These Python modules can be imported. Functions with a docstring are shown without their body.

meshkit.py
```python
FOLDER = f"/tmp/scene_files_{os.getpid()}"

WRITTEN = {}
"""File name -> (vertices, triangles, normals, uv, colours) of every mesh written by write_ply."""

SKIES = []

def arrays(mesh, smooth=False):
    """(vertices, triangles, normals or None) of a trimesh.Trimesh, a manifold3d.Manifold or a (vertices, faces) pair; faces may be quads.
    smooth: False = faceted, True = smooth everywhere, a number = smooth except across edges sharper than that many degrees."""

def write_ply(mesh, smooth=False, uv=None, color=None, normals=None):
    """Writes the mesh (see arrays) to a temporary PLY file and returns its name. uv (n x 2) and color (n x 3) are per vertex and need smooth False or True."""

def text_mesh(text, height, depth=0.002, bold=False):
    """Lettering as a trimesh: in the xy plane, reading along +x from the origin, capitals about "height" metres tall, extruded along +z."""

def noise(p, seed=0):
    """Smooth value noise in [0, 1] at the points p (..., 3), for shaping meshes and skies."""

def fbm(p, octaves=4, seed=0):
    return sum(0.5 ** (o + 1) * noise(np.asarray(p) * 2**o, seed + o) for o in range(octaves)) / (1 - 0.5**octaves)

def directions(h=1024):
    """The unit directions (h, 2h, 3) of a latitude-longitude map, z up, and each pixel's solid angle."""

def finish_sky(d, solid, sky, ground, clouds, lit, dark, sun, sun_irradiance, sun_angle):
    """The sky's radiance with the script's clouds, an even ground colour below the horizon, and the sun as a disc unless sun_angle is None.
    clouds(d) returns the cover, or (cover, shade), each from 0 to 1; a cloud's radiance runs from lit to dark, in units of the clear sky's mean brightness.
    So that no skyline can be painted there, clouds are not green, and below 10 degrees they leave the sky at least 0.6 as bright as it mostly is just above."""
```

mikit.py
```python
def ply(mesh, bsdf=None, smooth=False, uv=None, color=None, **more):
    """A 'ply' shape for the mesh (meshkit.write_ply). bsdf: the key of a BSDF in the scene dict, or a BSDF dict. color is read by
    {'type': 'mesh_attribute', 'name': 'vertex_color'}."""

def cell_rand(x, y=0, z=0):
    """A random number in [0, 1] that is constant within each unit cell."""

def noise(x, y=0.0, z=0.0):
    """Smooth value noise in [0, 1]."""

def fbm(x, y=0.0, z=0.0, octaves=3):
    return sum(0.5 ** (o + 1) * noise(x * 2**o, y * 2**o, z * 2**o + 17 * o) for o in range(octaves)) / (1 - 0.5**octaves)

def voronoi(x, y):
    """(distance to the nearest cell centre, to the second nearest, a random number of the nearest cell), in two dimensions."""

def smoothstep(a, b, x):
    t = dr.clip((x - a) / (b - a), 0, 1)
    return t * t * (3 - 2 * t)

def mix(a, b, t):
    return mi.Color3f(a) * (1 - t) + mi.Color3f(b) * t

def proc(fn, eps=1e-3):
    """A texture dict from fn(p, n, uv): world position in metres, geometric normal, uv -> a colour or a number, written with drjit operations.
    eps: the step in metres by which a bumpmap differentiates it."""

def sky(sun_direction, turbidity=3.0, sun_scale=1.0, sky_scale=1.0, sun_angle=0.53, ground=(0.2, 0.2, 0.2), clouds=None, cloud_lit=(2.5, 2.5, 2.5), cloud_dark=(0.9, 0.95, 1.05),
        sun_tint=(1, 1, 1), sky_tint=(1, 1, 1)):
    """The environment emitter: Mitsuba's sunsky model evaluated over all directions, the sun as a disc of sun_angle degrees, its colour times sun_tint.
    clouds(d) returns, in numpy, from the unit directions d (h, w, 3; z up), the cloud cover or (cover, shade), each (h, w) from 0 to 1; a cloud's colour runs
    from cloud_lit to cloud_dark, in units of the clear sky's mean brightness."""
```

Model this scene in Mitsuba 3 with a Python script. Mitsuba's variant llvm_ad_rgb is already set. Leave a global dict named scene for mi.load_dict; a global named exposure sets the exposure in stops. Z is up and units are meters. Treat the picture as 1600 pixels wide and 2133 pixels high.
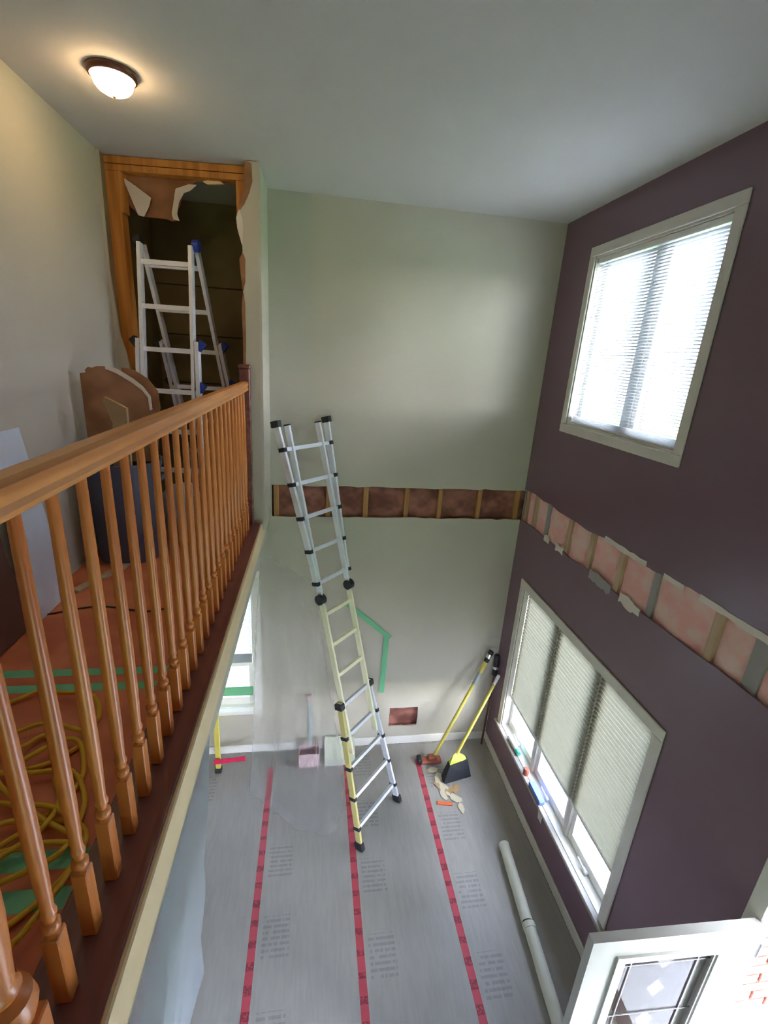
import math, random
import numpy as np, trimesh, manifold3d as m3
import mitsuba as mi, drjit as dr
import mikit, meshkit
from mikit import proc, noise, fbm, smoothstep, mix, cell_rand
from shapely.geometry import Polygon, box as sbox
from shapely.ops import unary_union
T = mi.ScalarTransform4f
rng = np.random.default_rng(7)
scene, labels = {}, {}

# ------------------------------------------------------------------ camera, sky, exposure
CAM = np.array([0.0, 0.0, 4.56])
FWD = np.array([0.1516594, 0.93848718, -0.31022773])
DOWN = np.array([0.01634447, -0.31619636, -0.94855296])
scene['camera'] = {'type': 'perspective', 'fov': 78.82, 'fov_axis': 'x', 'near_clip': 0.02, 'far_clip': 500.0,
                   'to_world': T().look_at(origin=CAM.tolist(), target=(CAM + FWD).tolist(), up=(-DOWN).tolist())}
scene['sky'] = mikit.sky((0.60, -0.55, 0.58), turbidity=7.0, sun_scale=0.0, sky_scale=1.0, ground=(0.22, 0.22, 0.2), sky_tint=(.91, 1.0, 1.33),
                         clouds=lambda d: (0.1 + 0.3 * meshkit.fbm(d * 3.0, 4, 3), 0.35 * meshkit.fbm(d * 5.0, 3, 9)),
                         cloud_lit=(2.4, 2.55, 2.7), cloud_dark=(1.3, 1.4, 1.5))
LAMP = .46
exposure = 6.65

# ------------------------------------------------------------------ helpers
def C(*a): return {'type': 'rgb', 'value': list(a)}
def mat(name, color, rough=0.6, metal=0.0, spec=0.5, bump=None, **kw):
    b = {'type': 'principled', 'base_color': color if isinstance(color, dict) else C(*color), 'roughness': rough, 'metallic': metal, 'specular': spec, **kw}
    if bump is not None: b = {'type': 'bumpmap', 'arbitrary': proc(bump[0], bump[1]), 'scale': 1.0, 'bsdf': b}
    scene[name] = {'type': 'twosided', 'bsdf': b}
    return name
def bx(x0, x1, y0, y1, z0, z1, r=0.0):
    x0, x1 = sorted((x0, x1)); y0, y1 = sorted((y0, y1)); z0, z1 = sorted((z0, z1))
    if r > 0:
        r = min(r, 0.3 * min(x1 - x0, y1 - y0, z1 - z0)); pts = []
        for sx in (0, 1):
            for sy in (0, 1):
                for sz in (0, 1):
                    c = np.array([(x0, x1)[sx], (y0, y1)[sy], (z0, z1)[sz]], float); d = np.array([1 - 2 * sx, 1 - 2 * sy, 1 - 2 * sz]) * r
                    for k in range(3):
                        q = c + d; q[k] = c[k]; pts.append(q)
        return trimesh.convex.convex_hull(np.array(pts))
    m = trimesh.creation.box((x1 - x0, y1 - y0, z1 - z0)); m.apply_translation(((x0 + x1) / 2, (y0 + y1) / 2, (z0 + z1) / 2)); return m
def frame(w, up=(0, 0, 1)):
    w = np.asarray(w, float) / np.linalg.norm(w); u = np.cross(up, w)
    if np.linalg.norm(u) < 1e-6: u = np.cross((0, 1, 0), w)
    u /= np.linalg.norm(u); return u, np.cross(w, u), w
def bar(p, q, wu, wv, up=(0, 0, 1), r=0.0):
    """rectangular bar from p to q: wu across cross(up, dir), wv across the third axis."""
    p, q = np.asarray(p, float), np.asarray(q, float); L = np.linalg.norm(q - p); u, v, w = frame(q - p, up)
    m = bx(-wu / 2, wu / 2, -wv / 2, wv / 2, 0, L, r); M = np.eye(4); M[:3, 0], M[:3, 1], M[:3, 2], M[:3, 3] = u, v, w, p
    m.apply_transform(M); return m
def cyl(p, q, r0, r1=None, n=20):
    p, q = np.asarray(p, float), np.asarray(q, float); r1 = r0 if r1 is None else r1
    return lathe([(0, 0), (r0, 0), (r1, np.linalg.norm(q - p)), (0, np.linalg.norm(q - p))], p, q - p, n)
def lathe(profile, at=(0, 0, 0), axis=(0, 0, 1), n=24):
    m = trimesh.creation.revolve(np.array(profile, float), sections=n); u, v, w = frame(axis)
    M = np.eye(4); M[:3, 0], M[:3, 1], M[:3, 2], M[:3, 3] = u, v, w, at; m.apply_transform(M); return m
def tube(path, r, n=8):
    p = np.asarray(path, float); t = np.gradient(p, axis=0); t /= np.linalg.norm(t, axis=1, keepdims=True) + 1e-9
    a = np.cross(t, np.where(np.abs(t[:, 2:]) < .9, [0, 0, 1.], [1., 0, 0])); a /= np.linalg.norm(a, axis=1, keepdims=True); b = np.cross(t, a)
    g = np.arange(n) * 2 * np.pi / n
    v = (p[:, None] + r * (np.cos(g)[None, :, None] * a[:, None] + np.sin(g)[None, :, None] * b[:, None])).reshape(-1, 3)
    f = [[i * n + j, i * n + (j + 1) % n, (i + 1) * n + (j + 1) % n, (i + 1) * n + j] for i in range(len(p) - 1) for j in range(n)]
    f = [[q[0], q[1], q[2]] for q in f] + [[q[0], q[2], q[3]] for q in f]
    v = np.vstack([v, p[:1], p[-1:]]); N = len(v) - 2; e = (len(p) - 1) * n
    f += [[N, (j + 1) % n, j] for j in range(n)] + [[N + 1, e + j, e + (j + 1) % n] for j in range(n)]
    return trimesh.Trimesh(v, np.array(f), process=False)
def spline(pts, n=12):
    from scipy.interpolate import CubicSpline
    pts = np.asarray(pts, float); s = np.r_[0, np.cumsum(np.linalg.norm(np.diff(pts, axis=0), axis=1))]
    return CubicSpline(s, pts)(np.linspace(0, s[-1], n))
def cat(*ms):
    ms = [m for x in ms for m in (x if isinstance(x, (list, tuple)) else [x])]
    return trimesh.util.concatenate(ms)
def slab(poly, o, a, b, depth):
    """polygon in (a, b) coordinates about the origin o, extruded by depth along a x b."""
    a, b = np.asarray(a, float), np.asarray(b, float); c = np.cross(a, b)
    M = np.eye(4); M[:3, 0], M[:3, 1], M[:3, 2], M[:3, 3] = a, b, c, o
    geoms = getattr(poly, 'geoms', [poly]); out = []
    for g in geoms:
        m = trimesh.creation.extrude_polygon(g, abs(depth), engine='earcut')
        if depth < 0: m.apply_translation((0, 0, depth))
        m.apply_transform(M); out.append(m)
    return cat(out)
def ragged(x0, x1, y0, y1, amp, step, seed, sides='tblr'):
    """a rectangle whose named sides are torn."""
    r = np.random.default_rng(seed); P = []
    def side(p, q, on):
        n = max(2, int(np.hypot(q[0] - p[0], q[1] - p[1]) / step)); d = np.array([-(q[1] - p[1]), q[0] - p[0]]); d = d / np.linalg.norm(d)
        for i in range(n):
            s = (i + (0.6 * (r.random() - .5) if i else 0)) / n; k = (r.random() - .5) * 2 * amp * (1 if r.random() < .6 else .25) if on and i else 0
            P.append((p[0] + (q[0] - p[0]) * s + d[0] * k, p[1] + (q[1] - p[1]) * s + d[1] * k))
    side((x0, y0), (x1, y0), 'b' in sides); side((x1, y0), (x1, y1), 'r' in sides); side((x1, y1), (x0, y1), 't' in sides); side((x0, y1), (x0, y0), 'l' in sides)
    return Polygon(P).buffer(0)
def num(key):
    if not any(k == key or k.startswith(key + '__') for k in list(scene) + list(labels)): return key
    i = 1
    while any(k == f'{key}_{i:03d}' or k.startswith(f'{key}_{i:03d}__') for k in list(scene) + list(labels)): i += 1
    return f'{key}_{i:03d}'
def thing(name, label, category, group=None):
    k = num(name); labels[k] = {'label': label, 'category': category}
    if group: labels[k]['group'] = group
    return k
def struct(name, mesh, m, label=None, smooth=False):
    labels[name] = {'kind': 'structure'}
    if label: labels[name]['label'] = label
    if mesh is not None: scene[name] = mikit.ply(mesh, m, smooth)
    return name
def part(parent, name, mesh, m, label=None, smooth=False, kind=None, **kw):
    k = num(parent + '__' + name); scene[k] = mikit.ply(mesh, m, smooth, **kw) if not isinstance(mesh, dict) else mesh
    if label or kind: labels[k] = {**({'label': label} if label else {}), **({'kind': kind} if kind else {})}
    return k
def one(name, mesh, m, label, category, group=None, smooth=False, **kw):
    k = thing(name, label, category, group); scene[k] = mikit.ply(mesh, m, smooth, **kw); return k

# ------------------------------------------------------------------ materials
def wood_fn(base, dark, scale=18.0, ax=2):
    def f(p, n, uv):
        q = [p.x, p.y, p.z]; q = [q[i] * (scale if i != ax else scale * .07) for i in range(3)]
        g = fbm(*q, octaves=3); s = noise(q[0] * 4, q[1] * 4, q[2] * 2)
        return mix(dark, base, smoothstep(0.25, 0.75, g * .8 + s * .2))
    return proc(f)
def blotch(a, b, s, lo=.3, hi=.7): return proc(lambda p, n, uv: mix(a, b, smoothstep(lo, hi, fbm(p.x * s, p.y * s, p.z * s))))
mat('wall_paint', (.495, .465, .385), .55)
mat('ceiling_paint', (.50, .49, .47), .8)
mat('purple_paint', (.175, .108, .138), .30)
mat('white_paint', (.80, .79, .74), .4)
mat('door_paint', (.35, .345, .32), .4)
mat('sash_backlit', (.40, .41, .40), .45)  # white sash of the upper window, colour darkened to stand for backlit shade
mat('asphalt', (.085, .09, .095), .9)
mat('ladder_yellow', (.58, .51, .20), .45)
mat('white_trim', (.62, .60, .55), .4)
mat('stool_paint', (.30, .28, .24), .6)
mat('cream_wood', (.72, .56, .33), .45)
mat('oak', wood_fn((.68, .24, .055), (.50, .145, .030)), .3, clearcoat=.35, clearcoat_gloss=.7)
mat('oak_rail', wood_fn((.68, .29, .08), (.52, .19, .05), ax=1), .3, clearcoat=.35, clearcoat_gloss=.7)
mat('dark_wood', wood_fn((.21, .07, .055), (.13, .04, .033), ax=1), .3, clearcoat=.4)
mat('stud_wood', wood_fn((.50, .27, .10), (.36, .17, .055), 25), .7)
mat('stud_orange', wood_fn((.62, .27, .06), (.45, .16, .03), 25), .7)
mat('stud_pale', wood_fn((.52, .38, .25), (.42, .29, .18), 25), .75)
mat('stud_grey', (.30, .29, .28), .8)
mat('pink_batt', proc(lambda p, n, uv: mix((.74, .38, .35), (.74, .52, .46), smoothstep(.3, .7, fbm(p.x * 9, p.y * 9, p.z * 9)))), .95, bump=(lambda p, n, uv: .02 * fbm(p.x * 30, p.y * 30, p.z * 30), .004))
mat('brown_batt', proc(lambda p, n, uv: mix((.17, .06, .045), (.36, .15, .11), smoothstep(.3, .7, fbm(p.x * 7, p.y * 7, p.z * 7)))), .85)
mat('gypsum', (.66, .60, .54), .9)
mat('paper_brown', blotch((.25, .115, .05), (.36, .18, .09), 6), .85)
mat('sheathing', (.10, .07, .05), .9)
mat('rosin_paper', proc(lambda p, n, uv: mix((.52, .135, .06), (.62, .20, .085), smoothstep(.35, .65, fbm(p.x * 5, p.y * 5, 0.)))), .6)
mat('closet_board', blotch((.20, .155, .075), (.26, .20, .10), 3), .75)
mat('green_tape', (.17, .50, .27), .6)
mat('alu', (.80, .84, .92), .36, .1)
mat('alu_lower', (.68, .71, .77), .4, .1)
mat('fibreglass', (.86, .85, .62), .4)
mat('yellow_plastic', (.62, .53, .10), .45)
mat('yellow_cord', (.62, .36, .015), .45)
mat('black_rubber', (.02, .022, .025), .6)
mat('blue_plastic', (.02, .05, .32), .45)
mat('can_plastic', (.075, .085, .125), .45)
mat('bag_plastic', (.42, .38, .40), .3)
mat('bronze', (.13, .06, .04), .35, .6)
mat('red_tape', (.66, .03, .09), .4)
mat('white_plastic', (.72, .74, .72), .35)
mat('tube_white', (.60, .60, .50), .5)
mat('lime', (.50, .62, .05), .5)
mat('bristle', (.025, .028, .035), .8)
mat('rust_red', (.30, .08, .05), .6)
mat('orange_plastic', (.70, .16, .06), .5)
mat('teal', (.05, .55, .45), .4)
mat('blue_box', (.11, .20, .62), .5)
mat('panel_green', (.64, .67, .54), .6)
mat('grey_handle', (.33, .38, .38), .4)
mat('pink_plastic', (.62, .45, .46), .5)
mat('scrap_paper', (.62, .56, .42), .8)
mat('cardboard', (.45, .30, .15), .8)
mat('melamine', (.62, .68, .76), .3)
mat('dark_board', (.10, .045, .03), .5)
mat('brass', (.60, .50, .30), .3, .9)
mat('chrome', (.75, .75, .75), .2, 1.0)
mat('brick', blotch((.20, .06, .042), (.29, .10, .07), 14), .85)
mat('mortar', (.30, .25, .23), .9)
mat('grass', blotch((.09, .19, .035), (.16, .28, .06), 4), .9)
mat('concrete', (.56, .55, .52), .85)
mat('bark', (.14, .10, .07), .9)
mat('came', (.30, .30, .30), .35, .8)
def tape_print(p, n, uv):
    k = cell_rand(dr.floor(p.y / .148), dr.floor(p.x * 2))
    w = dr.abs(p.y / .148 - dr.floor(p.y / .148) - .5); s = noise(p.x * 160, p.y * 160, 0.)
    return mix((.50, .075, .105), (.20, .035, .05), dr.select((w < .12 + .1 * k) & (s > .35), .75, 0.))
mat('seam_tape', proc(tape_print), .4)
def paper_fn(p, n, uv):
    base = mix((.315, .305, .285), (.36, .345, .32), fbm(p.x * 3, p.y * 3, 0.)) * (.94 + .1 * noise(p.x * 60, p.y * 9, 0.))
    u = (p.x + .42) / .86; fx = (u - dr.floor(u)) * .86; v = p.y / .62 + .35 * dr.floor(u); fy = (v - dr.floor(v)) * .62
    line = fy / .042; lf = line - dr.floor(line)
    word = noise(p.x * 70, dr.floor(line) * 7.3 + dr.floor(v) * 3, 0.)
    on = (fx > .07) & (fx < .29) & (fy < .30) & (lf < .5) & (word > .28)
    return dr.select(on, 1., 0.) * mi.Color3f(-.07, -.065, -.05) + base
mat('ram_paper', proc(paper_fn), .75)
scene['pane'] = {'type': 'thindielectric'}; scene['door_glass'] = {'type': 'thindielectric', 'int_ior': 1.15}
scene['leaf'] = {'type': 'principledthin', 'base_color': C(.22, .36, .12), 'roughness': .5, 'diff_trans': 1.0}
scene['shade_cloth'] = {'type': 'principledthin', 'base_color': C(.25, .24, .185), 'roughness': .8, 'diff_trans': .5, 'spec_trans': 0.0}
scene['slat_vinyl'] = {'type': 'principledthin', 'base_color': C(.62, .64, .64), 'roughness': .5, 'diff_trans': .14, 'spec_trans': 0.0}
scene['film_milk'] = {'type': 'principledthin', 'base_color': C(.44, .50, .56), 'roughness': .5, 'diff_trans': 1.1, 'spec_trans': 0.0}
scene['plastic_film_thick'] = {'type': 'blendbsdf', 'weight': .72, 'a': {'type': 'thindielectric', 'int_ior': 1.13}, 'b': {'type': 'ref', 'id': 'film_milk'}}
scene['plastic_film'] = {'type': 'blendbsdf', 'weight': .085, 'a': {'type': 'thindielectric', 'int_ior': 1.13}, 'b': {'type': 'ref', 'id': 'film_milk'}}

# ------------------------------------------------------------------ the setting
YB, XR, ZC, ZL, XE = 4.57, 2.25, 5.83, 3.11, -.434
XL, YN, XU, YD = -1.54, -2.6, -3.4, 5.2       # left wall, near wall, under-loft end wall, closet depth
W1 = (2.63, 3.98, 4.11, 5.46); W2 = (2.18, 4.20, .55, 2.34); W3 = (-1.42, -.62, .64, 2.30)   # clear openings
struct('floor', bx(XU - .1, XR + .13, YN - .1, YB + .13, -.2, 0), 'sheathing', 'subfloor of the lower room')
struct('ceiling', bx(XU - .1, XR + .13, YN - .1, YD + .1, ZC, ZC + .12), 'ceiling_paint', 'flat off-white ceiling')

# back wall: drywall with the cut-out band, the window under the loft and a small square hole; sheathing behind
full = unary_union([sbox(XU, -.0, XR + .13, 2.9), sbox(-.45, 0, XR + .13, ZC + .02)])
band = ragged(-.40, XR + .02, 2.985, 3.315, .010, .09, 3, 'tb')
win3 = sbox(W3[0], W3[2], W3[1], W3[3]); hole = ragged(.972, 1.322, .262, .538, .006, .1, 5)
struct('wall_back', slab(full.difference(unary_union([band, win3, hole])), (0, YB, 0), (1, 0, 0), (0, 0, 1), -.016), 'wall_paint', 'khaki painted wall with a horizontal band cut out of it')
part('wall_back', 'sheathing', slab(full.difference(win3), (0, YB + .11, 0), (1, 0, 0), (0, 0, 1), -.03), 'sheathing')
for x, w in ((-.36, .05), (.16, .045), (.544, .05), (.973, .045), (1.334, .04), (1.764, .045), (2.19, .05)):
    part('wall_back', 'stud', bx(x - w / 2, x + w / 2, YB + .018, YB + .105, 2.92, 3.38), 'stud_wood')
edges = [-.335, .137, .519, .950, 1.314, 1.741, 2.165]; lefts = [-.335, .183, .569, .996, 1.354, 1.787]
for a, b in zip(lefts, edges[1:]):
    g = trimesh.creation.box((b - a, .05, .42), ); g = g.subdivide().subdivide().subdivide(); v = g.vertices.copy()
    v[:, 1] -= .022 * np.cos(v[:, 0] / (b - a) * np.pi) * np.cos(v[:, 2] / .42 * np.pi) * (v[:, 1] < 0) - .02 * (meshkit.fbm(v * 14 + a * 9, 3) - .5); g.vertices = v
    g.apply_translation(((a + b) / 2, YB + .082, 3.15)); part('wall_back', 'insulation_batt', g, 'brown_batt', smooth=40)
part('wall_back', 'insulation_batt', bx(2.216, 2.37, YB + .055, YB + .10, 2.94, 3.36), 'brown_batt')
part('wall_back', 'hole_panel', bx(.93, 1.36, YB + .05, YB + .06, .22, .58), 'brown_batt')
part('wall_back', 'hole_block', bx(.95, 1.35, YB + .018, YB + .05, .215, .262), 'brown_batt')

# right wall: purple drywall with the pink band, two windows and the front door opening
D0, D1, DZ = .33, 1.27, 2.50
ybw = lambda *a: sbox(a[0], a[2], a[1], a[3])
rfull = sbox(YN - .1, 0, YB + .02, ZC + .02)
rband = Polygon([(YB + .05, 2.985)] + [(YB - .1 - i * .16, 2.985 + (.012 + .035 * (i * .16 / 3.0)) + (rng.random() - .5) * .022) for i in range(30)] +
                [(-.45, 3.02), (-.45, 3.36)] + [(YB - .1 - (29 - i) * .16, 3.335 + (rng.random() - .5) * .03 + (.03 if (29 - i) in (9, 10, 13, 14, 15, 17, 18) else 0)) for i in range(30)] + [(YB + .05, 3.335)]).buffer(0)
w1p, w2p, dop = ybw(*W1), ybw(*W2), sbox(D0, 0, D1, DZ)
struct('wall_right', slab(rfull.difference(unary_union([rband, w1p, w2p, dop])), (XR, 0, 0), (0, 1, 0), (0, 0, 1), .016), 'purple_paint', 'dark purple wall with a band torn open')
part('wall_right', 'sheathing', slab(rfull.union(sbox(YB, 0, YB + .15, ZC + .02)).difference(unary_union([w1p, w2p, dop, sbox(1.268, -.1, 1.79, 2.61)])), (XR + .11, 0, 0), (0, 1, 0), (0, 0, 1), .03), 'sheathing')
ys, mts = [4.50, 4.30, 4.03, 3.62, 3.27, 2.88, 2.52, 2.01, 1.74, 1.36, .95, .5, .1], ['stud_pale', 'stud_pale', 'stud_grey', 'stud_pale', 'stud_pale', 'stud_pale', 'stud_grey', 'stud_pale', 'stud_grey', 'stud_pale', 'stud_pale', 'stud_pale', 'stud_pale']
for y, m in zip(ys, mts):
    w = .055 if y != 1.74 else .085
    part('wall_right', 'stud', bx(XR + (.018 if m != 'stud_pale' else .012), XR + .105, y - w / 2, y + w / 2, 2.90, 3.45), m)
for a, b in zip(ys[1:], ys[:-1]):
    a, b = a + .028, b - .028
    g = trimesh.creation.box((.06, b - a, .52)).subdivide().subdivide().subdivide(); v = g.vertices.copy()
    v[:, 0] -= (.02 * np.cos(v[:, 1] / (b - a) * np.pi) + .025 * (meshkit.fbm(v * 16 + a * 5, 3) - .5)) * (v[:, 0] < 0); g.vertices = v
    g.apply_translation((XR + .065, (a + b) / 2, 3.17)); part('wall_right', 'insulation_batt', g, 'pink_batt', smooth=40)
# torn paper curls and gypsum lips along the band
for (y0, y1, z0, h) in ((3.10, 2.62, 3.36, .028), (2.15, 1.55, 3.365, .030), (2.45, 2.28, 3.355, .02), (1.45, .8, 3.36, .028)):
    part('wall_right', 'torn_edge', slab(ragged(y1, y0, z0 - h, z0 + .012, .008, .06, int(y0 * 100), 'tb'), (XR - .004, 0, 0), (0, 1, 0), (0, 0, 1), .006), 'gypsum')
for i, (y, s) in enumerate(((3.95, .05), (3.70, .07), (3.10, .10), (2.98, .07), (2.72, .08), (2.62, .05))):
    part('wall_right', 'torn_edge', slab(ragged(y - s, y + s, 2.99 - s * .3, 3.01 + s * .4, .02, .03, 40 + i), (XR - .003, 0, 0), (0, 1, 0), (0, 0, 1), .006), 'stud_grey' if i in (2, 3) else 'gypsum')

# loft slab, its edge trim, walls round the loft and under it
struct('loft_floor', bx(XU - .1, XE - .02, YN - .1, YD + .05, 2.80, ZL), 'wall_paint', 'loft floor with its ceiling below')
struct('trim_1', bx(-.64, -.452, YN, 4.0, ZL - .02, ZL + .004, .004), 'dark_wood', 'dark reddish wooden tread under the balusters')
struct('trim_2', cat(bx(-.453, XE, YN, 4.56, 2.945, ZL + .003, .006)), 'cream_wood', 'pale yellow wooden edge strip of the loft')
struct('wall_left', bx(XL - .12, XL, YN, YD, ZL, ZC), 'wall_paint', 'khaki painted wall of the loft')
W4 = (-.10, 1.75, .45, 2.20)  # opening of the added window behind the camera
struct('wall_near', slab(sbox(XU - .1, 0, XR + .13, ZC).difference(sbox(W4[0], W4[2], W4[1], W4[3])), (0, YN, 0), (1, 0, 0), (0, 0, 1), .12), 'wall_paint')
struct('wall_under_loft', bx(XU - .12, XU, YN, YB + .1, 0, 2.85), 'wall_paint')
th = math.atan2(.14, 1.15); dA = np.array([-math.cos(th), math.sin(th), 0]); dN = np.array([math.sin(th), math.cos(th), 0]); P0 = np.array([-.41, 4.0, 0])
def AP(a, z, off=0.0): return P0 + dA * a + dN * off + np.array([0, 0, z])
# closet wall (coordinates: a along the wall from its right corner, z): drywall torn away round the opening
r_edge = [(.152, 3.11), (.152, 4.34), (.146, 4.6), (.149, 4.87), (.138, 4.97), (.15, 5.1), (.155, 5.20), (.134, 5.25), (.136, 5.33), (.165, 5.40), (.172, 5.47), (.150, 5.52), (.143, 5.57), (.10, 5.66), (.112, 5.71), (.102, 5.825)]
l_edge = [(1.118, 5.825), (1.125, 5.47), (1.128, 5.06), (1.10, 4.6), (1.07, 4.5), (1.05, 4.36), (1.012, 4.24), (1.015, 3.9), (1.01, 3.11)]
for nm, pl in (('wall_closet', Polygon([(0, 3.11)] + r_edge + [(0, 5.825)])),):
    struct(nm, slab(pl, AP(0, 0), dA, (0, 0, 1), .016), 'wall_paint', 'khaki wall broken open round a closet opening')
part('wall_closet', 'drywall_strip', slab(Polygon([(1.19, 3.11), (1.19, 5.825)] + l_edge).buffer(0), AP(0, 0), dA, (0, 0, 1), .016), 'wall_paint')
def wallbar(a0, a1, z0, z1, o0, o1): return slab(sbox(a0, z0, a1, z1), AP(0, 0, o1), dA, (0, 0, 1), o1 - o0)
part('wall_closet', 'header', wallbar(.06, 1.15, 5.735, 5.775, .017, .105), 'stud_orange'); part('wall_closet', 'header', wallbar(.06, 1.15, 5.78, 5.825, .017, .105), 'stud_orange')
part('wall_closet', 'stud', wallbar(1.045, 1.14, 3.11, 5.733, .017, .105), 'stud_orange'); part('wall_closet', 'stud', wallbar(1.028, 1.07, 5.47, 5.733, .017, .105), 'stud_orange'); part('wall_closet', 'stud', wallbar(.10, .198, 5.50, 5.733, .020, .105), 'stud_orange')
part('wall_closet', 'stud', wallbar(.03, .148, 3.11, 5.5, .03, .105), 'stud_orange')
tp = Polygon([(.096, 5.82), (.06, 5.81), (.055, 5.70), (.085, 5.62), (.115, 5.56), (.150, 5.52), (.143, 5.57), (.105, 5.66), (.116, 5.71)]).buffer(.004)
part('wall_closet', 'torn_paper', slab(tp, AP(0, 0, -.002), dA, (0, 0, 1), .003), 'paper_brown')
for k, pl in enumerate(([(.152, 4.34), (.146, 4.6), (.149, 4.87), (.138, 4.97), (.128, 4.9), (.130, 4.6), (.140, 4.36)], [(.138, 4.99), (.15, 5.1), (.157, 5.20), (.133, 5.24), (.118, 5.2), (.122, 5.05)], [(.136, 5.30), (.165, 5.40), (.172, 5.47), (.150, 5.52), (.13, 5.45)])):
    part('wall_closet', 'torn_paper', slab(Polygon(pl).buffer(.003), AP(0, 0, -.002), dA, (0, 0, 1), .003), 'paper_brown' if k != 2 else 'gypsum')
struct('wall_pillar', cat(bx(-.43, -.41, 4.0, YB + .1, ZL - .06, ZC)), 'wall_paint', 'short khaki return wall beside the closet opening')
closet = struct('wall_closet_back', bx(XL - .1, -.38, YD + .015, YD + .1, ZL, ZC), 'sheathing', 'olive boarded back of the closet')
for z0, z1 in ((3.11, 3.73), (3.74, 4.20), (4.21, 4.66), (4.67, 5.11), (5.12, 5.83)):
    part(closet, 'board', bx(XL, -.43, YD, YD + .02, z0, z1, .004), 'closet_board')
struct('wall_closet_side', bx(-.452, -.432, 4.1, YD + .02, ZL, ZC), 'closet_board')
struct('wall_closet_left', bx(XL, XL + .012, 4.15, YD, ZL, ZC), 'closet_board')
# baseboards
struct('baseboard_back', cat(bx(-.42, XR, YB - .014, YB, 0, .115, .004)), 'white_paint', 'white baseboard of the back wall')
struct('baseboard_right', bx(XR - .014, XR, D1 + .09, YB - .014, 0, .115, .004), 'white_trim', 'white baseboard under the long window')
struct('baseboard_under_loft', bx(XU, -.42, YB - .012, YB, 0, .11, .004), 'white_paint')

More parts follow.
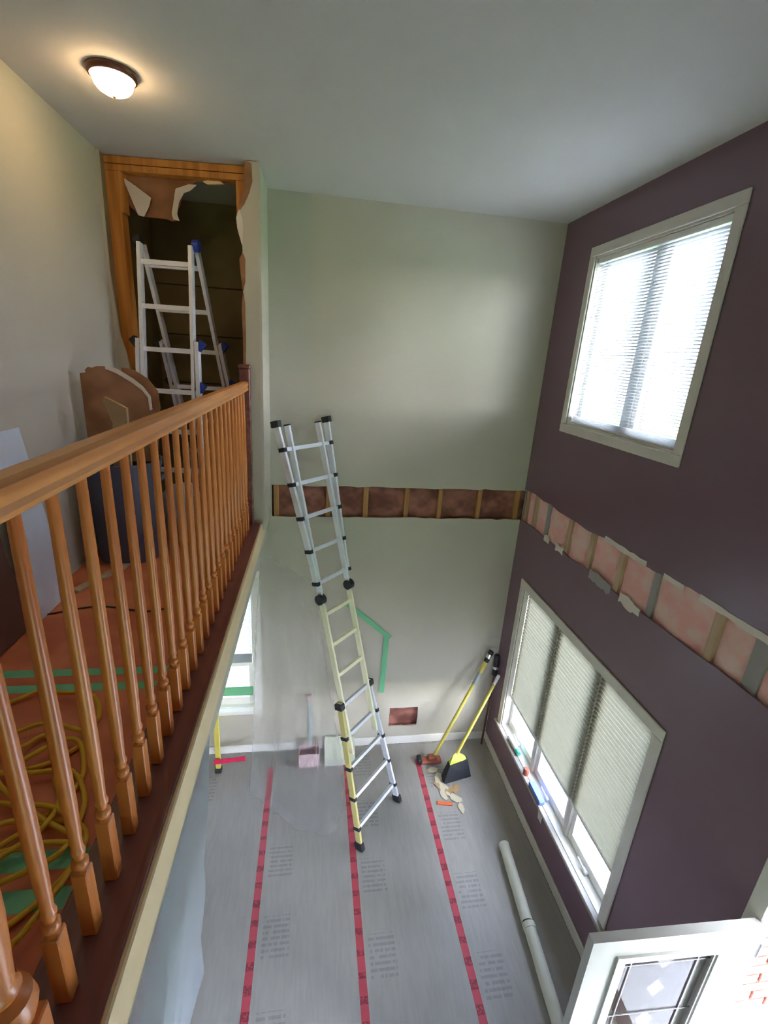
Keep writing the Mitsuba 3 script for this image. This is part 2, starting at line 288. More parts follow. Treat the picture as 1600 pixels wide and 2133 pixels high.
# windows
def casing(key, plane, ax, a0, a1, b0, b1, w, t, m, sill=False):
    """four mitred-looking boards round an opening in the wall plane (ax = 0: wall x = plane facing -x; ax = 1: wall y = plane facing -y)."""
    def B(u0, u1, v0, v1, d0, d1, r=.005): return bx(plane + d0, plane + d1, u0, u1, v0, v1, r) if ax == 0 else bx(u0, u1, plane + d0, plane + d1, v0, v1, r)
    for q in ((a0 - w, a0, b0, b1), (a1, a1 + w, b0, b1), (a0 - w, a1 + w, b1, b1 + w)): part(key, 'casing', B(*q, -t, 0), m)
    part(key, 'casing', B(a0 - w, a1 + w, b0 - w, b0, -t, 0), m)
    for q in ((a0 - .002, a0 + .012, b0, b1), (a1 - .012, a1 + .002, b0, b1), (a0, a1, b1 - .012, b1 + .002), (a0, a1, b0 - .002, b0 + .012)): part(key, 'jamb', B(*q, 0, .14, 0), m)
    return B
def sash(key, B, a0, a1, b0, b1, d0, d1, w, m, glass=True, wb=None):
    k = num(key + '__sash'); wb = wb or w
    ms = [B(a0, a0 + w, b0, b1, d0, d1, .004), B(a1 - w, a1, b0, b1, d0, d1, .004), B(a0 + w, a1 - w, b1 - w, b1, d0, d1, .004), B(a0 + w, a1 - w, b0, b0 + wb, d0, d1, .004)]
    scene[k] = mikit.ply(cat(ms), m); d = (d0 + d1) / 2
    q = (B(a0 + w, a1 - w, b0 + wb, b1 - w, d - .001, d + .001, 0))
    part(k, 'pane', pane_of(q), 'pane'); return k
def pane_of(b):
    lo, hi = b.bounds; k = int(np.argmin(hi - lo)); c = (lo + hi) / 2; i, j = [a for a in range(3) if a != k]
    v = np.zeros((4, 3)); v[:, k] = c[k]; v[[0, 3], i] = lo[i]; v[[1, 2], i] = hi[i]; v[[0, 1], j] = lo[j]; v[[2, 3], j] = hi[j]
    return trimesh.Trimesh(v, [[0, 1, 2], [0, 2, 3]], process=False)
struct('window_1', None, None, 'upper window in the purple wall with two casements'); B = casing('window_1', XR, 0, *W1, .075, .016, 'white_trim')
ym = 3.27
for a0, a1 in ((W1[0] + .012, ym - .03), (ym + .03, W1[1] - .012)): sash('window_1', B, a0, a1, W1[2] + .012, W1[3] - .012, .085, .125, .055, 'sash_backlit')
part('window_1', 'mullion', B(ym - .03, ym + .03, W1[2] + .012, W1[3] - .012, .075, .135, .004), 'sash_backlit')
struct('window_2', None, None, 'long lower window in the purple wall with three casements'); B = casing('window_2', XR, 0, *W2, .085, .016, 'white_trim')
m1, m2 = 3.535, 2.845
for a0, a1 in ((W2[0] + .012, m2 - .03), (m2 + .03, m1 - .03), (m1 + .03, W2[1] - .012)):
    k = sash('window_2', B, a0, a1, W2[2] + .012, W2[3] - .012, .085, .125, .05, 'white_paint', wb=.085)
    c = (a0 + a1) / 2; part(k, 'crank_handle', cat(bx(XR + .05, XR + .085, c - .03, c + .03, W2[2] + .02, W2[2] + .05, .006), bar((XR + .06, c, W2[2] + .045), (XR + .045, c + .09, W2[2] + .075), .012, .01, r=.003)), 'white_plastic')
for m in (m1, m2): part('window_2', 'mullion', B(m - .03, m + .03, W2[2] + .012, W2[3] - .012, .06, .135, .004), 'white_trim')
part('window_2', 'stool', bx(XR - .05, XR + .09, W2[0] - .11, W2[1] + .11, W2[2] - .02, W2[2] + .006, .006), 'stool_paint')
struct('window_3', None, None, 'double-hung window on the back wall behind the plastic'); B = casing('window_3', YB, 1, *W3, .085, .016, 'white_paint')
sash('window_3', B, W3[0] + .012, W3[1] - .012, W3[2] + .012, 1.22, .05, .085, .05, 'white_paint', wb=.10); sash('window_3', B, W3[0] + .012, W3[1] - .012, 1.19, W3[3] - .012, .088, .123, .045, 'white_paint')
part('window_3', 'stool', bx(W3[0] - .11, W3[1] + .11, YB - .06, YB + .06, W3[2] - .02, W3[2] + .006, .006), 'white_paint')

struct('window_4', None, None, None)  # unseen window, added to bring daylight into the lower room
def B4(u0, u1, v0, v1, d0, d1, r=.005): return bx(u0, u1, YN - d0, YN - d1, v0, v1, r)
for q in ((W4[0] - .085, W4[0], W4[2], W4[3]), (W4[1], W4[1] + .085, W4[2], W4[3]), (W4[0] - .085, W4[1] + .085, W4[3], W4[3] + .085), (W4[0] - .085, W4[1] + .085, W4[2] - .085, W4[2])): part('window_4', 'casing', B4(*q, -.016, 0), 'white_paint')
for a0, a1 in ((W4[0], .81), (.84, W4[1])): sash('window_4', B4, a0, a1, W4[2], W4[3], .06, .10, .05, 'white_paint')
part('window_4', 'mullion', B4(.81, .84, W4[2], W4[3], .03, .12), 'white_paint')
# upper blind: headrail, slats, bottom rail
bl = thing('window_blind', 'white horizontal slat blind lowered over the upper window of the purple wall', 'blind')
part(bl, 'headrail', bx(XR + .015, XR + .055, W1[0] + .02, W1[1] - .02, W1[3] - .055, W1[3] - .014, .004), 'white_plastic')
sl = bx(-.0125, .0125, W1[0] + .025, W1[1] - .025, -.0006, .0006); tilt = math.radians(14)
z = W1[3] - .075; i = 0; base = mikit.ply(sl, 'slat_vinyl')
while z > W1[2] + .085:
    part(bl, 'slat', {**base, 'to_world': T().translate([XR + .036, 0, z]).rotate([0, 1, 0], 14)}, None); z -= .0215
for i in range(8): part(bl, 'slat', {**base, 'to_world': T().translate([XR + .036, 0, W1[2] + .078 - .006 * i])}, None)
part(bl, 'bottom_rail', bx(XR + .024, XR + .048, W1[0] + .025, W1[1] - .025, W1[2] + .014, W1[2] + .030, .004), 'white_plastic')
for yy in (W1[0] + .2, ym, W1[1] - .2): part(bl, 'cord', cyl((XR + .0225, yy, W1[2] + .03), (XR + .0225, yy, W1[3] - .05), .0008, n=6), 'white_plastic')
b3 = thing('window_blind', 'white horizontal slat blind over the upper part of the window behind the plastic', 'blind')
sl3 = mikit.ply(bx(W3[0] + .02, W3[1] - .02, -.0125, .0125, -.0006, .0006), 'slat_vinyl'); z = W3[3] - .06
part(b3, 'headrail', bx(W3[0] + .014, W3[1] - .014, YB + .008, YB + .046, W3[3] - .05, W3[3] - .013, .004), 'white_plastic')
while z > 1.25:
    part(b3, 'slat', {**sl3, 'to_world': T().translate([0, YB + .028, z]).rotate([1, 0, 0], -8)}, None); z -= .0215 if z > 1.37 else .006
part(b3, 'bottom_rail', bx(W3[0] + .02, W3[1] - .02, YB + .016, YB + .040, 1.232, 1.247, .004), 'white_plastic')
one('sash_tape', bx(W3[0] + .02, W3[1] - .02, YB + .046, YB + .0485, .775, .90), 'green_tape', 'wide green tape strip across the lower sash of the window behind the plastic', 'tape')
# three pleated shades in the lower window
for (a0, a1), lab in zip(((m1 + .008, W2[1] - .02), (m2 + .008, m1 - .008), (W2[0] + .02, m2 - .008)), ('pleated cream shade over the lower window, the one nearest the corner', 'pleated cream shade in the middle of the lower window', 'pleated cream shade over the lower window, the one nearest the front door')):
    s = thing('pleated_blind', lab, 'window shade')
    n = 66; zz = np.linspace(W2[3] - .05, .975, n); xx = XR + .055 + np.where(np.arange(n) % 2, .006, -.006)
    v = np.array([(x, y, z) for x, z in zip(xx, zz) for y in (a0, a1)]); f = np.array([(2 * i, 2 * i + 1, 2 * i + 3) for i in range(n - 1)] + [(2 * i, 2 * i + 3, 2 * i + 2) for i in range(n - 1)])
    part(s, 'cloth', trimesh.Trimesh(v, f, process=False), 'shade_cloth')
    part(s, 'headrail', bx(XR + .03, XR + .08, a0, a1, W2[3] - .05, W2[3] - .014, .004), 'white_trim'); part(s, 'bottom_rail', bx(XR + .04, XR + .07, a0, a1, .955, .977, .004), 'white_plastic')

# front door, standing open, with its casing and a transom
struct('door_1', None, None, 'white front door standing open with a framed glass light')
hx, hy, fx, fy = 2.243, 1.272, 1.335, 1.298          # hinge end and free end of the door's mid-plane
dd = np.array([fx - hx, fy - hy, 0]); DW = np.linalg.norm(dd); dd /= DW; dn = np.cross(dd, (0, 0, 1)); dn = dn if dn[1] < 0 else -dn
def DP(s, z, o): return np.array([hx, hy, 0]) + dd * s + dn * o + np.array([0, 0, z])
def door_slab(poly, o0, o1): return slab(poly, DP(0, 0, min(o0, o1)) if np.dot(np.cross(dd, (0, 0, 1)), dn) > 0 else DP(0, 0, max(o0, o1)), dd, (0, 0, 1), abs(o1 - o0))
lite = sbox(.20, 1.02, .745, 1.90)
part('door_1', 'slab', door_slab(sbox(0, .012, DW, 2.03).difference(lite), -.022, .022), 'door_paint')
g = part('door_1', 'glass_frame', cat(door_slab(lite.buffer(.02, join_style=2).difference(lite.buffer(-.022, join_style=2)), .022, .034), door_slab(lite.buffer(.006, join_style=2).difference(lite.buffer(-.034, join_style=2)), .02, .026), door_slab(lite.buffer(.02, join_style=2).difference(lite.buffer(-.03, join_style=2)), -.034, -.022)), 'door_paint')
def quad(s0, s1, z0, z1, o): return trimesh.Trimesh([DP(s0, z0, o), DP(s1, z0, o), DP(s1, z1, o), DP(s0, z1, o)], [[0, 1, 2], [0, 2, 3]], process=False)
part('door_1', 'pane', quad(.2, .745, 1.02, 1.90, 0), 'door_glass')
for s in (.29, .655): part('door_1', 'came', door_slab(sbox(s - .003, 1.03, s + .003, 1.89), .001, .006), 'came')
for zc in (1.80, 1.40): part('door_1', 'came', door_slab(sbox(.22, zc - .003, .73, zc + .003), .001, .006), 'came')
for s0, z0 in ((.47, 1.82), (.47, 1.34), (.47, 1.60)):
    part('door_1', 'bevel_piece', door_slab(Polygon([(s0 - .05, z0), (s0, z0 + .07), (s0 + .05, z0), (s0, z0 - .07)]).buffer(-.004), .001, .007), 'door_glass')
for pz in ((.16, .34), (.40, .86)):
    for s0, s1 in ((.14, .43), (.52, .81)):
        q = sbox(s0, pz[0], s1, pz[1]); part('door_1', 'panel_moulding', door_slab(q.difference(q.buffer(-.03, join_style=2)), .022, .030), 'door_paint')
for hz in (.25, 1.05, 1.86): part('door_1', 'hinge', cyl(DP(-.012, hz - .05, .022), DP(-.012, hz + .05, .022), .008, n=10), 'chrome')
part('door_1', 'knob', lathe([(0, 0), (.03, 0), (.03, .006), (.012, .012), (.012, .035), (.028, .045), (.03, .06), (.02, .072), (0, .075)], DP(DW - .07, .95, .022), dn), 'brass', smooth=40)
part('door_1', 'jamb', cat(bx(XR, XR + .045, D1, D1 + .02, 0, DZ), bx(XR, XR + .16, D0 - .02, D0, 0, DZ), bx(XR, XR + .16, D0, D1, DZ - .02, DZ), bx(XR + .05, XR + .15, D0, D1, 2.05, 2.10)), 'white_paint')
for q in ((D1, D1 + .085, 0, DZ + .085), (D0 - .085, D0, 0, DZ + .085), (D0, D1, DZ, DZ + .085)): part('door_1', 'casing', bx(XR - .018, XR, *q, .005), 'white_trim')
part('door_1', 'transom_pane', trimesh.Trimesh([(XR + .1, D0, 2.1), (XR + .1, D1, 2.1), (XR + .1, D1, DZ - .02), (XR + .1, D0, DZ - .02)], [[0, 1, 2], [0, 2, 3]], process=False), 'pane')

# outdoors
struct('ground', bx(-40, 60, -40, 60, -.45, -.32), 'grass', 'lawn outside'); struct('parking_strip', bx(2.86, XR + 9, 3.35, 30, -.32, -.298), 'asphalt', 'dark drive outside the long window'); struct('driveway', bx(2.86, XR + 9, -8, 3.35, -.32, -.30), 'concrete', 'pale concrete drive outside')
struct('porch_floor', bx(XR + .14, XR + 1.4, -1.2, 1.27, -.34, -.02), 'concrete', 'pale concrete porch step outside the front door'); struct('patio', bx(-6, 4, YB + .4, YB + 9, -.32, -.29), 'concrete', 'pale patio behind the house')
bp = thing('brick_pier', 'red brick pier outside the open front door', 'brick pier')
part(bp, 'mortar', bx(2.303, 3.05, 1.287, 1.76, 1.285, 2.6), 'mortar')
part(bp, 'glare_base', bx(2.298, 3.07, 1.272, 1.78, -.3, 1.285, .01), 'concrete')  # pale base put in for the overexposed light on the lower pier
z = 1.29; row = 0
while z < 2.55:
    x = 2.30 - (.11 if row % 2 else 0)
    while x < 3.04:
        a, b = max(2.30, x), min(3.045, x + .205)
        if b - a > .03: part(bp, 'brick', bx(a, b, 1.277, 1.36, z, z + .063, .004), 'brick')
        x += .217
    z += .075; row += 1
def tree(x, y, h, r, seed, label, n=1100):
    q = np.random.default_rng(seed); t = thing('tree', label, 'tree')
    part(t, 'trunk', tube(spline([(x, y, -.35), (x + .1, y, h * .3), (x - .1, y + .1, h * .6), (x, y, h * .85)], 10), .12), 'bark', smooth=True)
    d = q.normal(size=(n, 3)); d /= np.linalg.norm(d, axis=1, keepdims=True); rad = r * q.random(n) ** .4 * (.55 + .9 * meshkit.fbm(d * 2.2 + seed, 3, seed))
    c = np.array([x, y, h * .68]) + d * rad[:, None] * [1, 1, 1.15]; u = q.normal(size=(n, 3)); u /= np.linalg.norm(u, axis=1, keepdims=True); w = np.cross(u, d); w /= np.linalg.norm(w, axis=1, keepdims=True) + 1e-9
    s = (.09 + .07 * q.random(n))[:, None]; v = np.stack([c - u * s, c + w * s * .5, c + u * s, c - w * s * .5], 1).reshape(-1, 3); k = np.arange(n)[:, None] * 4
    part(t, 'foliage', trimesh.Trimesh(v, np.vstack([k + [0, 1, 2], k + [0, 2, 3]]), process=False), 'leaf', kind='stuff')
for (a, lab) in (((10.5, 9.6, 7.6, 1.7), 'nearer leafy green tree outside the upper window, behind its lower right part'), ((17.5, 23.5, 12.0, 2.4), 'farther leafy green tree outside the upper window, seen through its left half')): tree(*a, 20 + int(a[0]), lab)
for i, y in enumerate((-4.8, .6, 5.8)): tree(13.0 + .4 * i, y, 10.0, 1.8, 60 + i, ('first', 'middle', 'last')[i] + ' leafy tree of the unseen row added to block low sky light', 2600)  # row out of view, added to keep low sky light off the left wall

# ------------------------------------------------------------------ floor coverings
edges_x = [-3.3, -2.14, -1.28, -.42, .44, 1.30, 2.234]
names = ['strip of grey floor-protection paper far under the loft', 'strip of grey floor-protection paper deep under the loft', 'strip of grey floor-protection paper along the loft edge, left of the leftmost red tape', 'strip of grey floor-protection paper between the left and middle red tapes', 'strip of grey floor-protection paper between the middle and right red tapes', 'strip of grey floor-protection paper beside the dark purple wall']
for a, b, lab in zip(edges_x, edges_x[1:], names): one('floor_paper', bx(a + .001, b - .001, YN + .02, 4.555, 0, .0025), 'ram_paper', lab, 'floor paper')
for x, x2, lab in ((-.423, -.42, 'red printed seam tape on the paper floor, leftmost of the three'), (.443, .44, 'red printed seam tape on the paper floor, the middle one passing the ladder foot'), (1.300, 1.296, 'red printed seam tape on the paper floor, rightmost of the three')):
    one('seam_tape', bx(x - .031, x + .031, YN + .1, 4.30, .0025, .0033), 'seam_tape', lab, 'tape')
one('loft_paper', bx(XL + .01, -.641, YN + .02, 4.0, ZL, ZL + .002), 'rosin_paper', 'red-brown paper covering the loft floor', 'floor paper')
for (x0, x1, y0, y1, lab) in ((-1.45, -.66, 1.945, 1.995, 'farther of the two green tape strips on the loft floor below the trim boards'), (-1.40, -.68, 1.838, 1.888, 'green tape strip on the loft floor just beyond the yellow cord coil'), (-1.1, -.642, 1.065, 1.125, 'green tape strip on the loft floor under the yellow cord coil'), (-1.05, -.642, .955, 1.015, 'green tape strip on the loft floor nearest the end newel')):
    one('floor_tape', bx(x0, x1, y0, y1, ZL + .002, ZL + .0028), 'green_tape', lab, 'tape')
def wall_strip(p, q, w): 
    p, q = np.array(p), np.array(q); d = (q - p) / np.linalg.norm(q - p); nrm = np.array([-d[1], d[0]]) * w / 2
    return slab(Polygon([p + nrm, q + nrm, q - nrm, p - nrm]), (0, YB - .0165, 0), (1, 0, 0), (0, 0, 1), .001)
one('wall_tape', wall_strip((.40, 1.985), (.905, 1.535), .058), 'green_tape', 'slanting green tape strip on the back wall beside the tall ladder', 'tape')
one('wall_tape', wall_strip((.862, 1.55), (.848, .785), .062), 'green_tape', 'vertical green tape strip on the back wall above the square hole', 'tape')

# ------------------------------------------------------------------ railing
RX = -.545
ra = thing('railing', 'honey oak railing with turned balusters along the loft edge', 'railing')
prof = [(-.026, 0), (.026, 0), (.029, .012), (.023, .024), (.026, .035), (.030, .046), (.029, .058), (.019, .069), (0, .073), (-.019, .069), (-.029, .058), (-.030, .046), (-.026, .035), (-.023, .024), (-.029, .012)]
part(ra, 'handrail', slab(Polygon(prof), (RX, YN + .3, 4.255), (1, 0, 0), (0, 0, 1), -(4.0 - YN - .3)), 'oak_rail', smooth=35)
def turned(h0, h1, k=1.0):
    blk = .215 * k
    b = bx(-.0185 * k, .0185 * k, -.0185 * k, .0185 * k, 0, blk, .003)
    r = [(0, blk - .004), (.016, blk), (.012, blk + .008), (.019, blk + .018), (.019, blk + .03), (.012, blk + .040), (.0125, blk + .05), (.0165, blk + .058), (.0165, blk + .066), (.013, blk + .076), (.0165, blk + .20), (.0172, blk + .35), (.0145, blk + .62), (.012, h1 - h0), (0, h1 - h0)]
    return cat(b, lathe([(x * (k if i < 11 else k), y) for i, (x, y) in enumerate(r)], n=14))
proto = turned(ZL, 4.258); proto = mikit.ply(proto, 'oak', 35)
by = [.768 + .133 * i for i in range(24)] + [.452, .32, .19, .06, -.07, -.2, -.33]
for y in by: part(ra, 'baluster', {**proto, 'to_world': T().translate([RX, y, ZL + .004])}, None)
nw = cat(bx(-.044, .044, -.044, .044, 0, .20, .004), lathe([(0, .19), (.036, .20), (.028, .212), (.046, .235), (.052, .262), (.046, .290), (.028, .305), (.034, .318), (.026, .335), (.036, .50), (.038, .75), (.034, .93), (.034, 1.14), (0, 1.14)], n=24))
part(ra, 'newel', {**mikit.ply(nw, 'oak', 35), 'to_world': T().translate([RX, .615, ZL + .004])}, None)
part(ra, 'newel', cat(bx(RX - .04, RX + .04, 3.93, 3.999, ZL, 4.42, .006), bx(RX - .047, RX + .047, 3.925, 3.999, 4.42, 4.45, .008)), 'dark_wood', 'dark half newel against the closet wall')

# ------------------------------------------------------------------ ceiling light
lt = thing('ceiling_light', 'lit flush ceiling lamp with a frosted dome and bronze rim', 'ceiling lamp')
lx, ly = -1.02, 3.06
part(lt, 'rim', lathe([(a * .74, b * .80) for a, b in [(0, 0), (.158, 0), (.160, -.012), (.150, -.030), (.138, -.036), (.130, -.030), (.128, -.008), (0, -.008)]], (lx, ly, ZC), n=48), 'bronze', smooth=40)
dome = lathe([(a * .74, b * .80) for a, b in [(.130, -.028), (.128, -.05), (.116, -.078), (.094, -.10), (.06, -.116), (.025, -.123), (0, -.124)]], (lx, ly, ZC), n=40)
if dome.face_normals[np.argmin(dome.triangles_center[:, 2])][2] > 0: dome.invert()
k = part(lt, 'dome', dome, 'white_plastic', 'frosted glass dome', smooth=True); scene[k]['emitter'] = {'type': 'area', 'radiance': C(LAMP, LAMP * .66, LAMP * .34)}
part(lt, 'finial', lathe([(a * .74, b * .80) for a, b in [(0, -.120), (.012, -.122), (.010, -.134), (0, -.138)]], (lx, ly, ZC), n=16), 'brass', smooth=True)

# ------------------------------------------------------------------ tall ladder
lad = thing('extension_ladder', 'tall jointed ladder standing on the paper floor and leaning into the back corner', 'ladder')
c0 = np.array([.7417, 3.5203, .005]); d = np.array([.67711, .73588, 0]); u = np.array([-.20305, .18684, .96118]); nrm = np.cross(d, u)
def LP(w, h, o=0.0): return c0 + d * w + u * h + nrm * o
def rail(w0, h0, w1, h1, wd, wn, o=0.0):
    p, q = LP(w0, h0, o), LP(w1, h1, o); t = (q - p) / np.linalg.norm(q - p); L = np.linalg.norm(q - p); v = np.cross(nrm, t)
    m = bx(-wd / 2, wd / 2, -wn / 2, wn / 2, 0, L, .004); M = np.eye(4); M[:3, 0], M[:3, 1], M[:3, 2], M[:3, 3] = -v if np.dot(v, d) < 0 else v, nrm, t, p
    m.apply_transform(M)
    return m
HJ = 2.53
for s in (-1, 1):
    part(lad, 'inner_rail', rail(s * .195, .95, s * .195, HJ - .06, .024, .062), 'fibreglass', 'pale cream lower rail')
    ir = part(lad, 'inner_rail', rail(s * .195, HJ + .06, s * .195, 4.12, .024, .062), 'alu')
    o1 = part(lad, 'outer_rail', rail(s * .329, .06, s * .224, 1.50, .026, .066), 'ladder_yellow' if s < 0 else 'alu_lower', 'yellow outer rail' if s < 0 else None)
    o2 = part(lad, 'outer_rail', rail(s * .224, 2.86, s * .318, 4.13, .026, .066), 'alu')
    part(lad, 'outer_rail', rail(s * .221, 2.66, s * .224, 2.86, .026, .066), 'alu')
    part(lad, 'hinge', cyl(LP(s * .175, HJ), LP(s * .235, HJ), .048, n=20), 'black_rubber', 'black round hinge')
    part(lad, 'hinge_plate', rail(s * .195, HJ - .1, s * .195, HJ + .1, .014, .05), 'alu')
    for h0, h1, ww in ((-.005, .075, .333), (4.11, 4.165, .320)): part(o1 if h0 < 1 else o2, 'rubber_foot', rail(s * ww, h0, s * ww, h1, .046, .092), 'black_rubber', 'black rubber foot')
    part(ir, 'end_cap', rail(s * .195, 4.115, s * .195, 4.128, .03, .068), 'black_rubber')
    for hh in (1.468,): part(o1, 'lock', rail(s * .232, hh - .03, s * .232, hh + .03, .06, .085), 'black_rubber', 'black rung lock')
for i in range(13):
    h = .22 + .308 * i; up_ = i >= 8
    wi = .183; wo = (.329 - (.105 / 1.44) * (h - .06)) if h < 1.5 else (.224 + .094 * max(0, (h - 2.86)) / 1.27 if up_ else .183)
    w = wo - .012 if (up_ or h < 1.5) else wi
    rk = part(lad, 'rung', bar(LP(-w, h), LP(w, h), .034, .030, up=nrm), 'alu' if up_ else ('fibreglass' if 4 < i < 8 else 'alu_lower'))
    if up_ or h < 1.5:
        for s in (-1, 1): part(rk, 'rung_clip', rail(s * wo, h - .018, s * wo, h + .018, .038, .076), 'bristle')

# ------------------------------------------------------------------ step ladder in the closet opening
l1 = thing('step_ladder', 'silver folding ladder with blue locks standing in the broken closet opening', 'ladder')
cF = np.array([-1.14, 3.86, ZL + .016]); dF = np.array([math.cos(-.10), math.sin(-.10), 0]); nF = np.array([-dF[1], dF[0], 0])
topF = cF + np.array([.03, .25, 2.17]); botB = cF + nF * 1.02 + np.array([.13, 0, 0])
def legs(bot, top, wb, wt, mid, wi, m):
    q = lambda t, w: bot + (top - bot) * t + dF * w
    for s in (-1, 1):
        up = np.cross(dF, top - bot); up /= np.linalg.norm(up)
        part(l1, 'rail', bar(q(mid - .3, s * wi), q(.985, s * wt), .06, .026, up=dF), m)
        part(l1, 'outer_rail', bar(q(.02, s * wb), q(mid + .02, s * (wi + .028)), .064, .028, up=dF), m)
        part(l1, 'rubber_foot', bar(q(-.001, s * wb), q(.03, s * wb), .075, .04, up=dF), 'black_rubber')
    for i in range(6):
        h = 2.01 - .308 * i; t = h / 2.17; w = wt + (wi - wt) * min(1, (1 - t) / (1 - mid)) if t > mid else wi + .028 + (wb - wi - .028) * (mid - t) / mid
        part(l1, 'rung', bar(q(t, -w), q(t, w), .03, .034, up=(0, 0, 1)), m)
    for s in (-1, 1):
        for t in (mid - .0, mid - .145): part(l1, 'lock', bar(q(t - .004, s * (wi + .03)), q(t + .022, s * (wi + .075)), .05, .05, up=nF), 'blue_plastic' if s > 0 else 'black_rubber', 'blue rung lock' if s > 0 else None)
legs(cF, topF, .255, .186, .655, .192, 'alu'); legs(botB, topF + nF * .07, .28, .20, .655, .215, 'alu')
for s in (-1, 1): part(l1, 'hinge', cyl(topF + nF * .035 + dF * (s * .19) + [0, 0, -.02], topF + nF * .035 + dF * (s * .235) + [0, 0, -.02], .042, n=18), 'blue_plastic' if s > 0 else 'black_rubber')

# ------------------------------------------------------------------ torn closet pieces
part('wall_closet', 'torn_sheet', slab(Polygon([(1.069, 5.753), (.24, 5.757), (.30, 5.735), (.378, 5.72), (.42, 5.745), (.519, 5.726), (.574, 5.683), (.646, 5.657), (.624, 5.628), (.65, 5.56), (.679, 5.538), (.69, 5.50), (.672, 5.467), (.706, 5.455), (.766, 5.469), (.942, 5.473), (1.017, 5.53), (1.074, 5.708)]), AP(0, 0, .19), dA, (0, 0, 1), .014), 'paper_brown', 'brown torn sheet of drywall hanging inside the top of the opening')
flap = [(1.044, 5.715), (.949, 5.66), (.842, 5.592), (.865, 5.53), (.906, 5.465), (.948, 5.472), (.997, 5.597)]
part('wall_closet', 'torn_paper', slab(Polygon(flap), AP(0, 0, .155), dA, (0, 0, 1), .004), 'gypsum', 'pale torn paper flap')
part('wall_closet', 'torn_paper', slab(Polygon([(.66, 5.665), (.56, 5.70), (.50, 5.70), (.55, 5.66), (.60, 5.64), (.64, 5.58), (.66, 5.50), (.645, 5.455), (.69, 5.462), (.70, 5.50), (.685, 5.56)]), AP(0, 0, .16), dA, (0, 0, 1), .004), 'gypsum', 'ragged pale edge of torn paper')
part('wall_closet', 'torn_scrap', slab(Polygon([(.46, 5.725), (.40, 5.742), (.33, 5.735), (.30, 5.72), (.37, 5.712), (.42, 5.708)]), AP(0, 0, .16), dA, (0, 0, 1), .02), 'cream_wood', 'small bright torn scrap under the header')

# ------------------------------------------------------------------ trash can and what stands round it
cx, cy = -1.275, 3.32
can = thing('trash_can', 'large dark blue-grey round trash can against the loft wall', 'trash can')
part(can, 'body', lathe([(0, 0), (.195, 0), (.20, .02), (.235, .66), (.245, .66), (.25, .70), (.235, .70), (.225, .66), (.19, .03), (0, .03)], (cx, cy, ZL + .002), n=40), 'can_plastic', smooth=35)
for s in (-1, 1): part(can, 'handle', bar((cx + s * .245, cy - .07, ZL + .58), (cx + s * .245, cy + .07, ZL + .58), .03, .03, r=.006), 'can_plastic')
def leaning(poly, o, a, b, t, m, *lab): return one(lab[0], slab(Polygon(poly), o, np.array(a) / np.linalg.norm(a), np.array(b) / np.linalg.norm(b), t), m, lab[1], lab[2])
pl = [(-.20, 0), (.185, 0), (.20, .44), (.16, .50), (.10, .55), (.02, .60), (-.05, .615), (-.10, .612), (-.13, .60), (-.15, .605), (-.17, .585), (-.165, .57), (-.20, .565)]
leaning(pl, (cx, cy + .03, ZL + .68), (1, .12, 0), (0, .02, 1), .012, 'paper_brown', 'drywall_piece', 'large arched brown piece of drywall sticking out of the trash can', 'drywall')
edge = [(-.05, .615), (.02, .60), (.10, .55), (.16, .50), (.20, .44), (.205, .35), (.19, .345), (.185, .43), (.15, .478), (.09, .525), (.01, .575), (-.05, .598)]
labels['drywall_piece__torn_edge'] = {'label': 'pale torn edge'}
scene['drywall_piece__torn_edge'] = mikit.ply(slab(Polygon(edge), (cx, cy + .028, ZL + .68), np.array((1, .12, 0)) / 1.0072, (0, .02, 1), .014), 'gypsum')
pl2 = [(.0, 0), (.19, 0), (.21, .10), (.24, .36), (.23, .47), (.17, .55), (.09, .60), (.02, .61)]
leaning(pl2, (cx + .0, cy + .075, ZL + .68), (1, .10, 0), (0, .05, 1), .012, 'paper_brown', 'drywall_piece', 'brown piece of drywall behind the arched one in the trash can', 'drywall')
leaning([(0, 0), (.12, -.02), (.115, .40), (.06, .425), (-.02, .46), (-.035, .44), (.02, .30)], (cx - .01, cy - .10, ZL + .66), (1, -.2, 0), (.05, -.05, 1), .02, 'cardboard', 'drywall_piece', 'narrow tan scrap sticking out of the front of the trash can', 'scrap')
g = trimesh.creation.icosphere(4, .22); v = g.vertices.copy(); v *= (1 + .35 * (meshkit.fbm(v * 12 + 3, 4) - .5))[:, None]; v *= [.75, .75, 1.15]; v[:, 2] = np.maximum(v[:, 2], -.2); g.vertices = v; g.apply_translation((-.98, 3.62, ZL + .21))
one('plastic_bag', g, 'bag_plastic', 'crumpled grey plastic bag between the trash can and the folding ladder', 'bag', smooth=True)
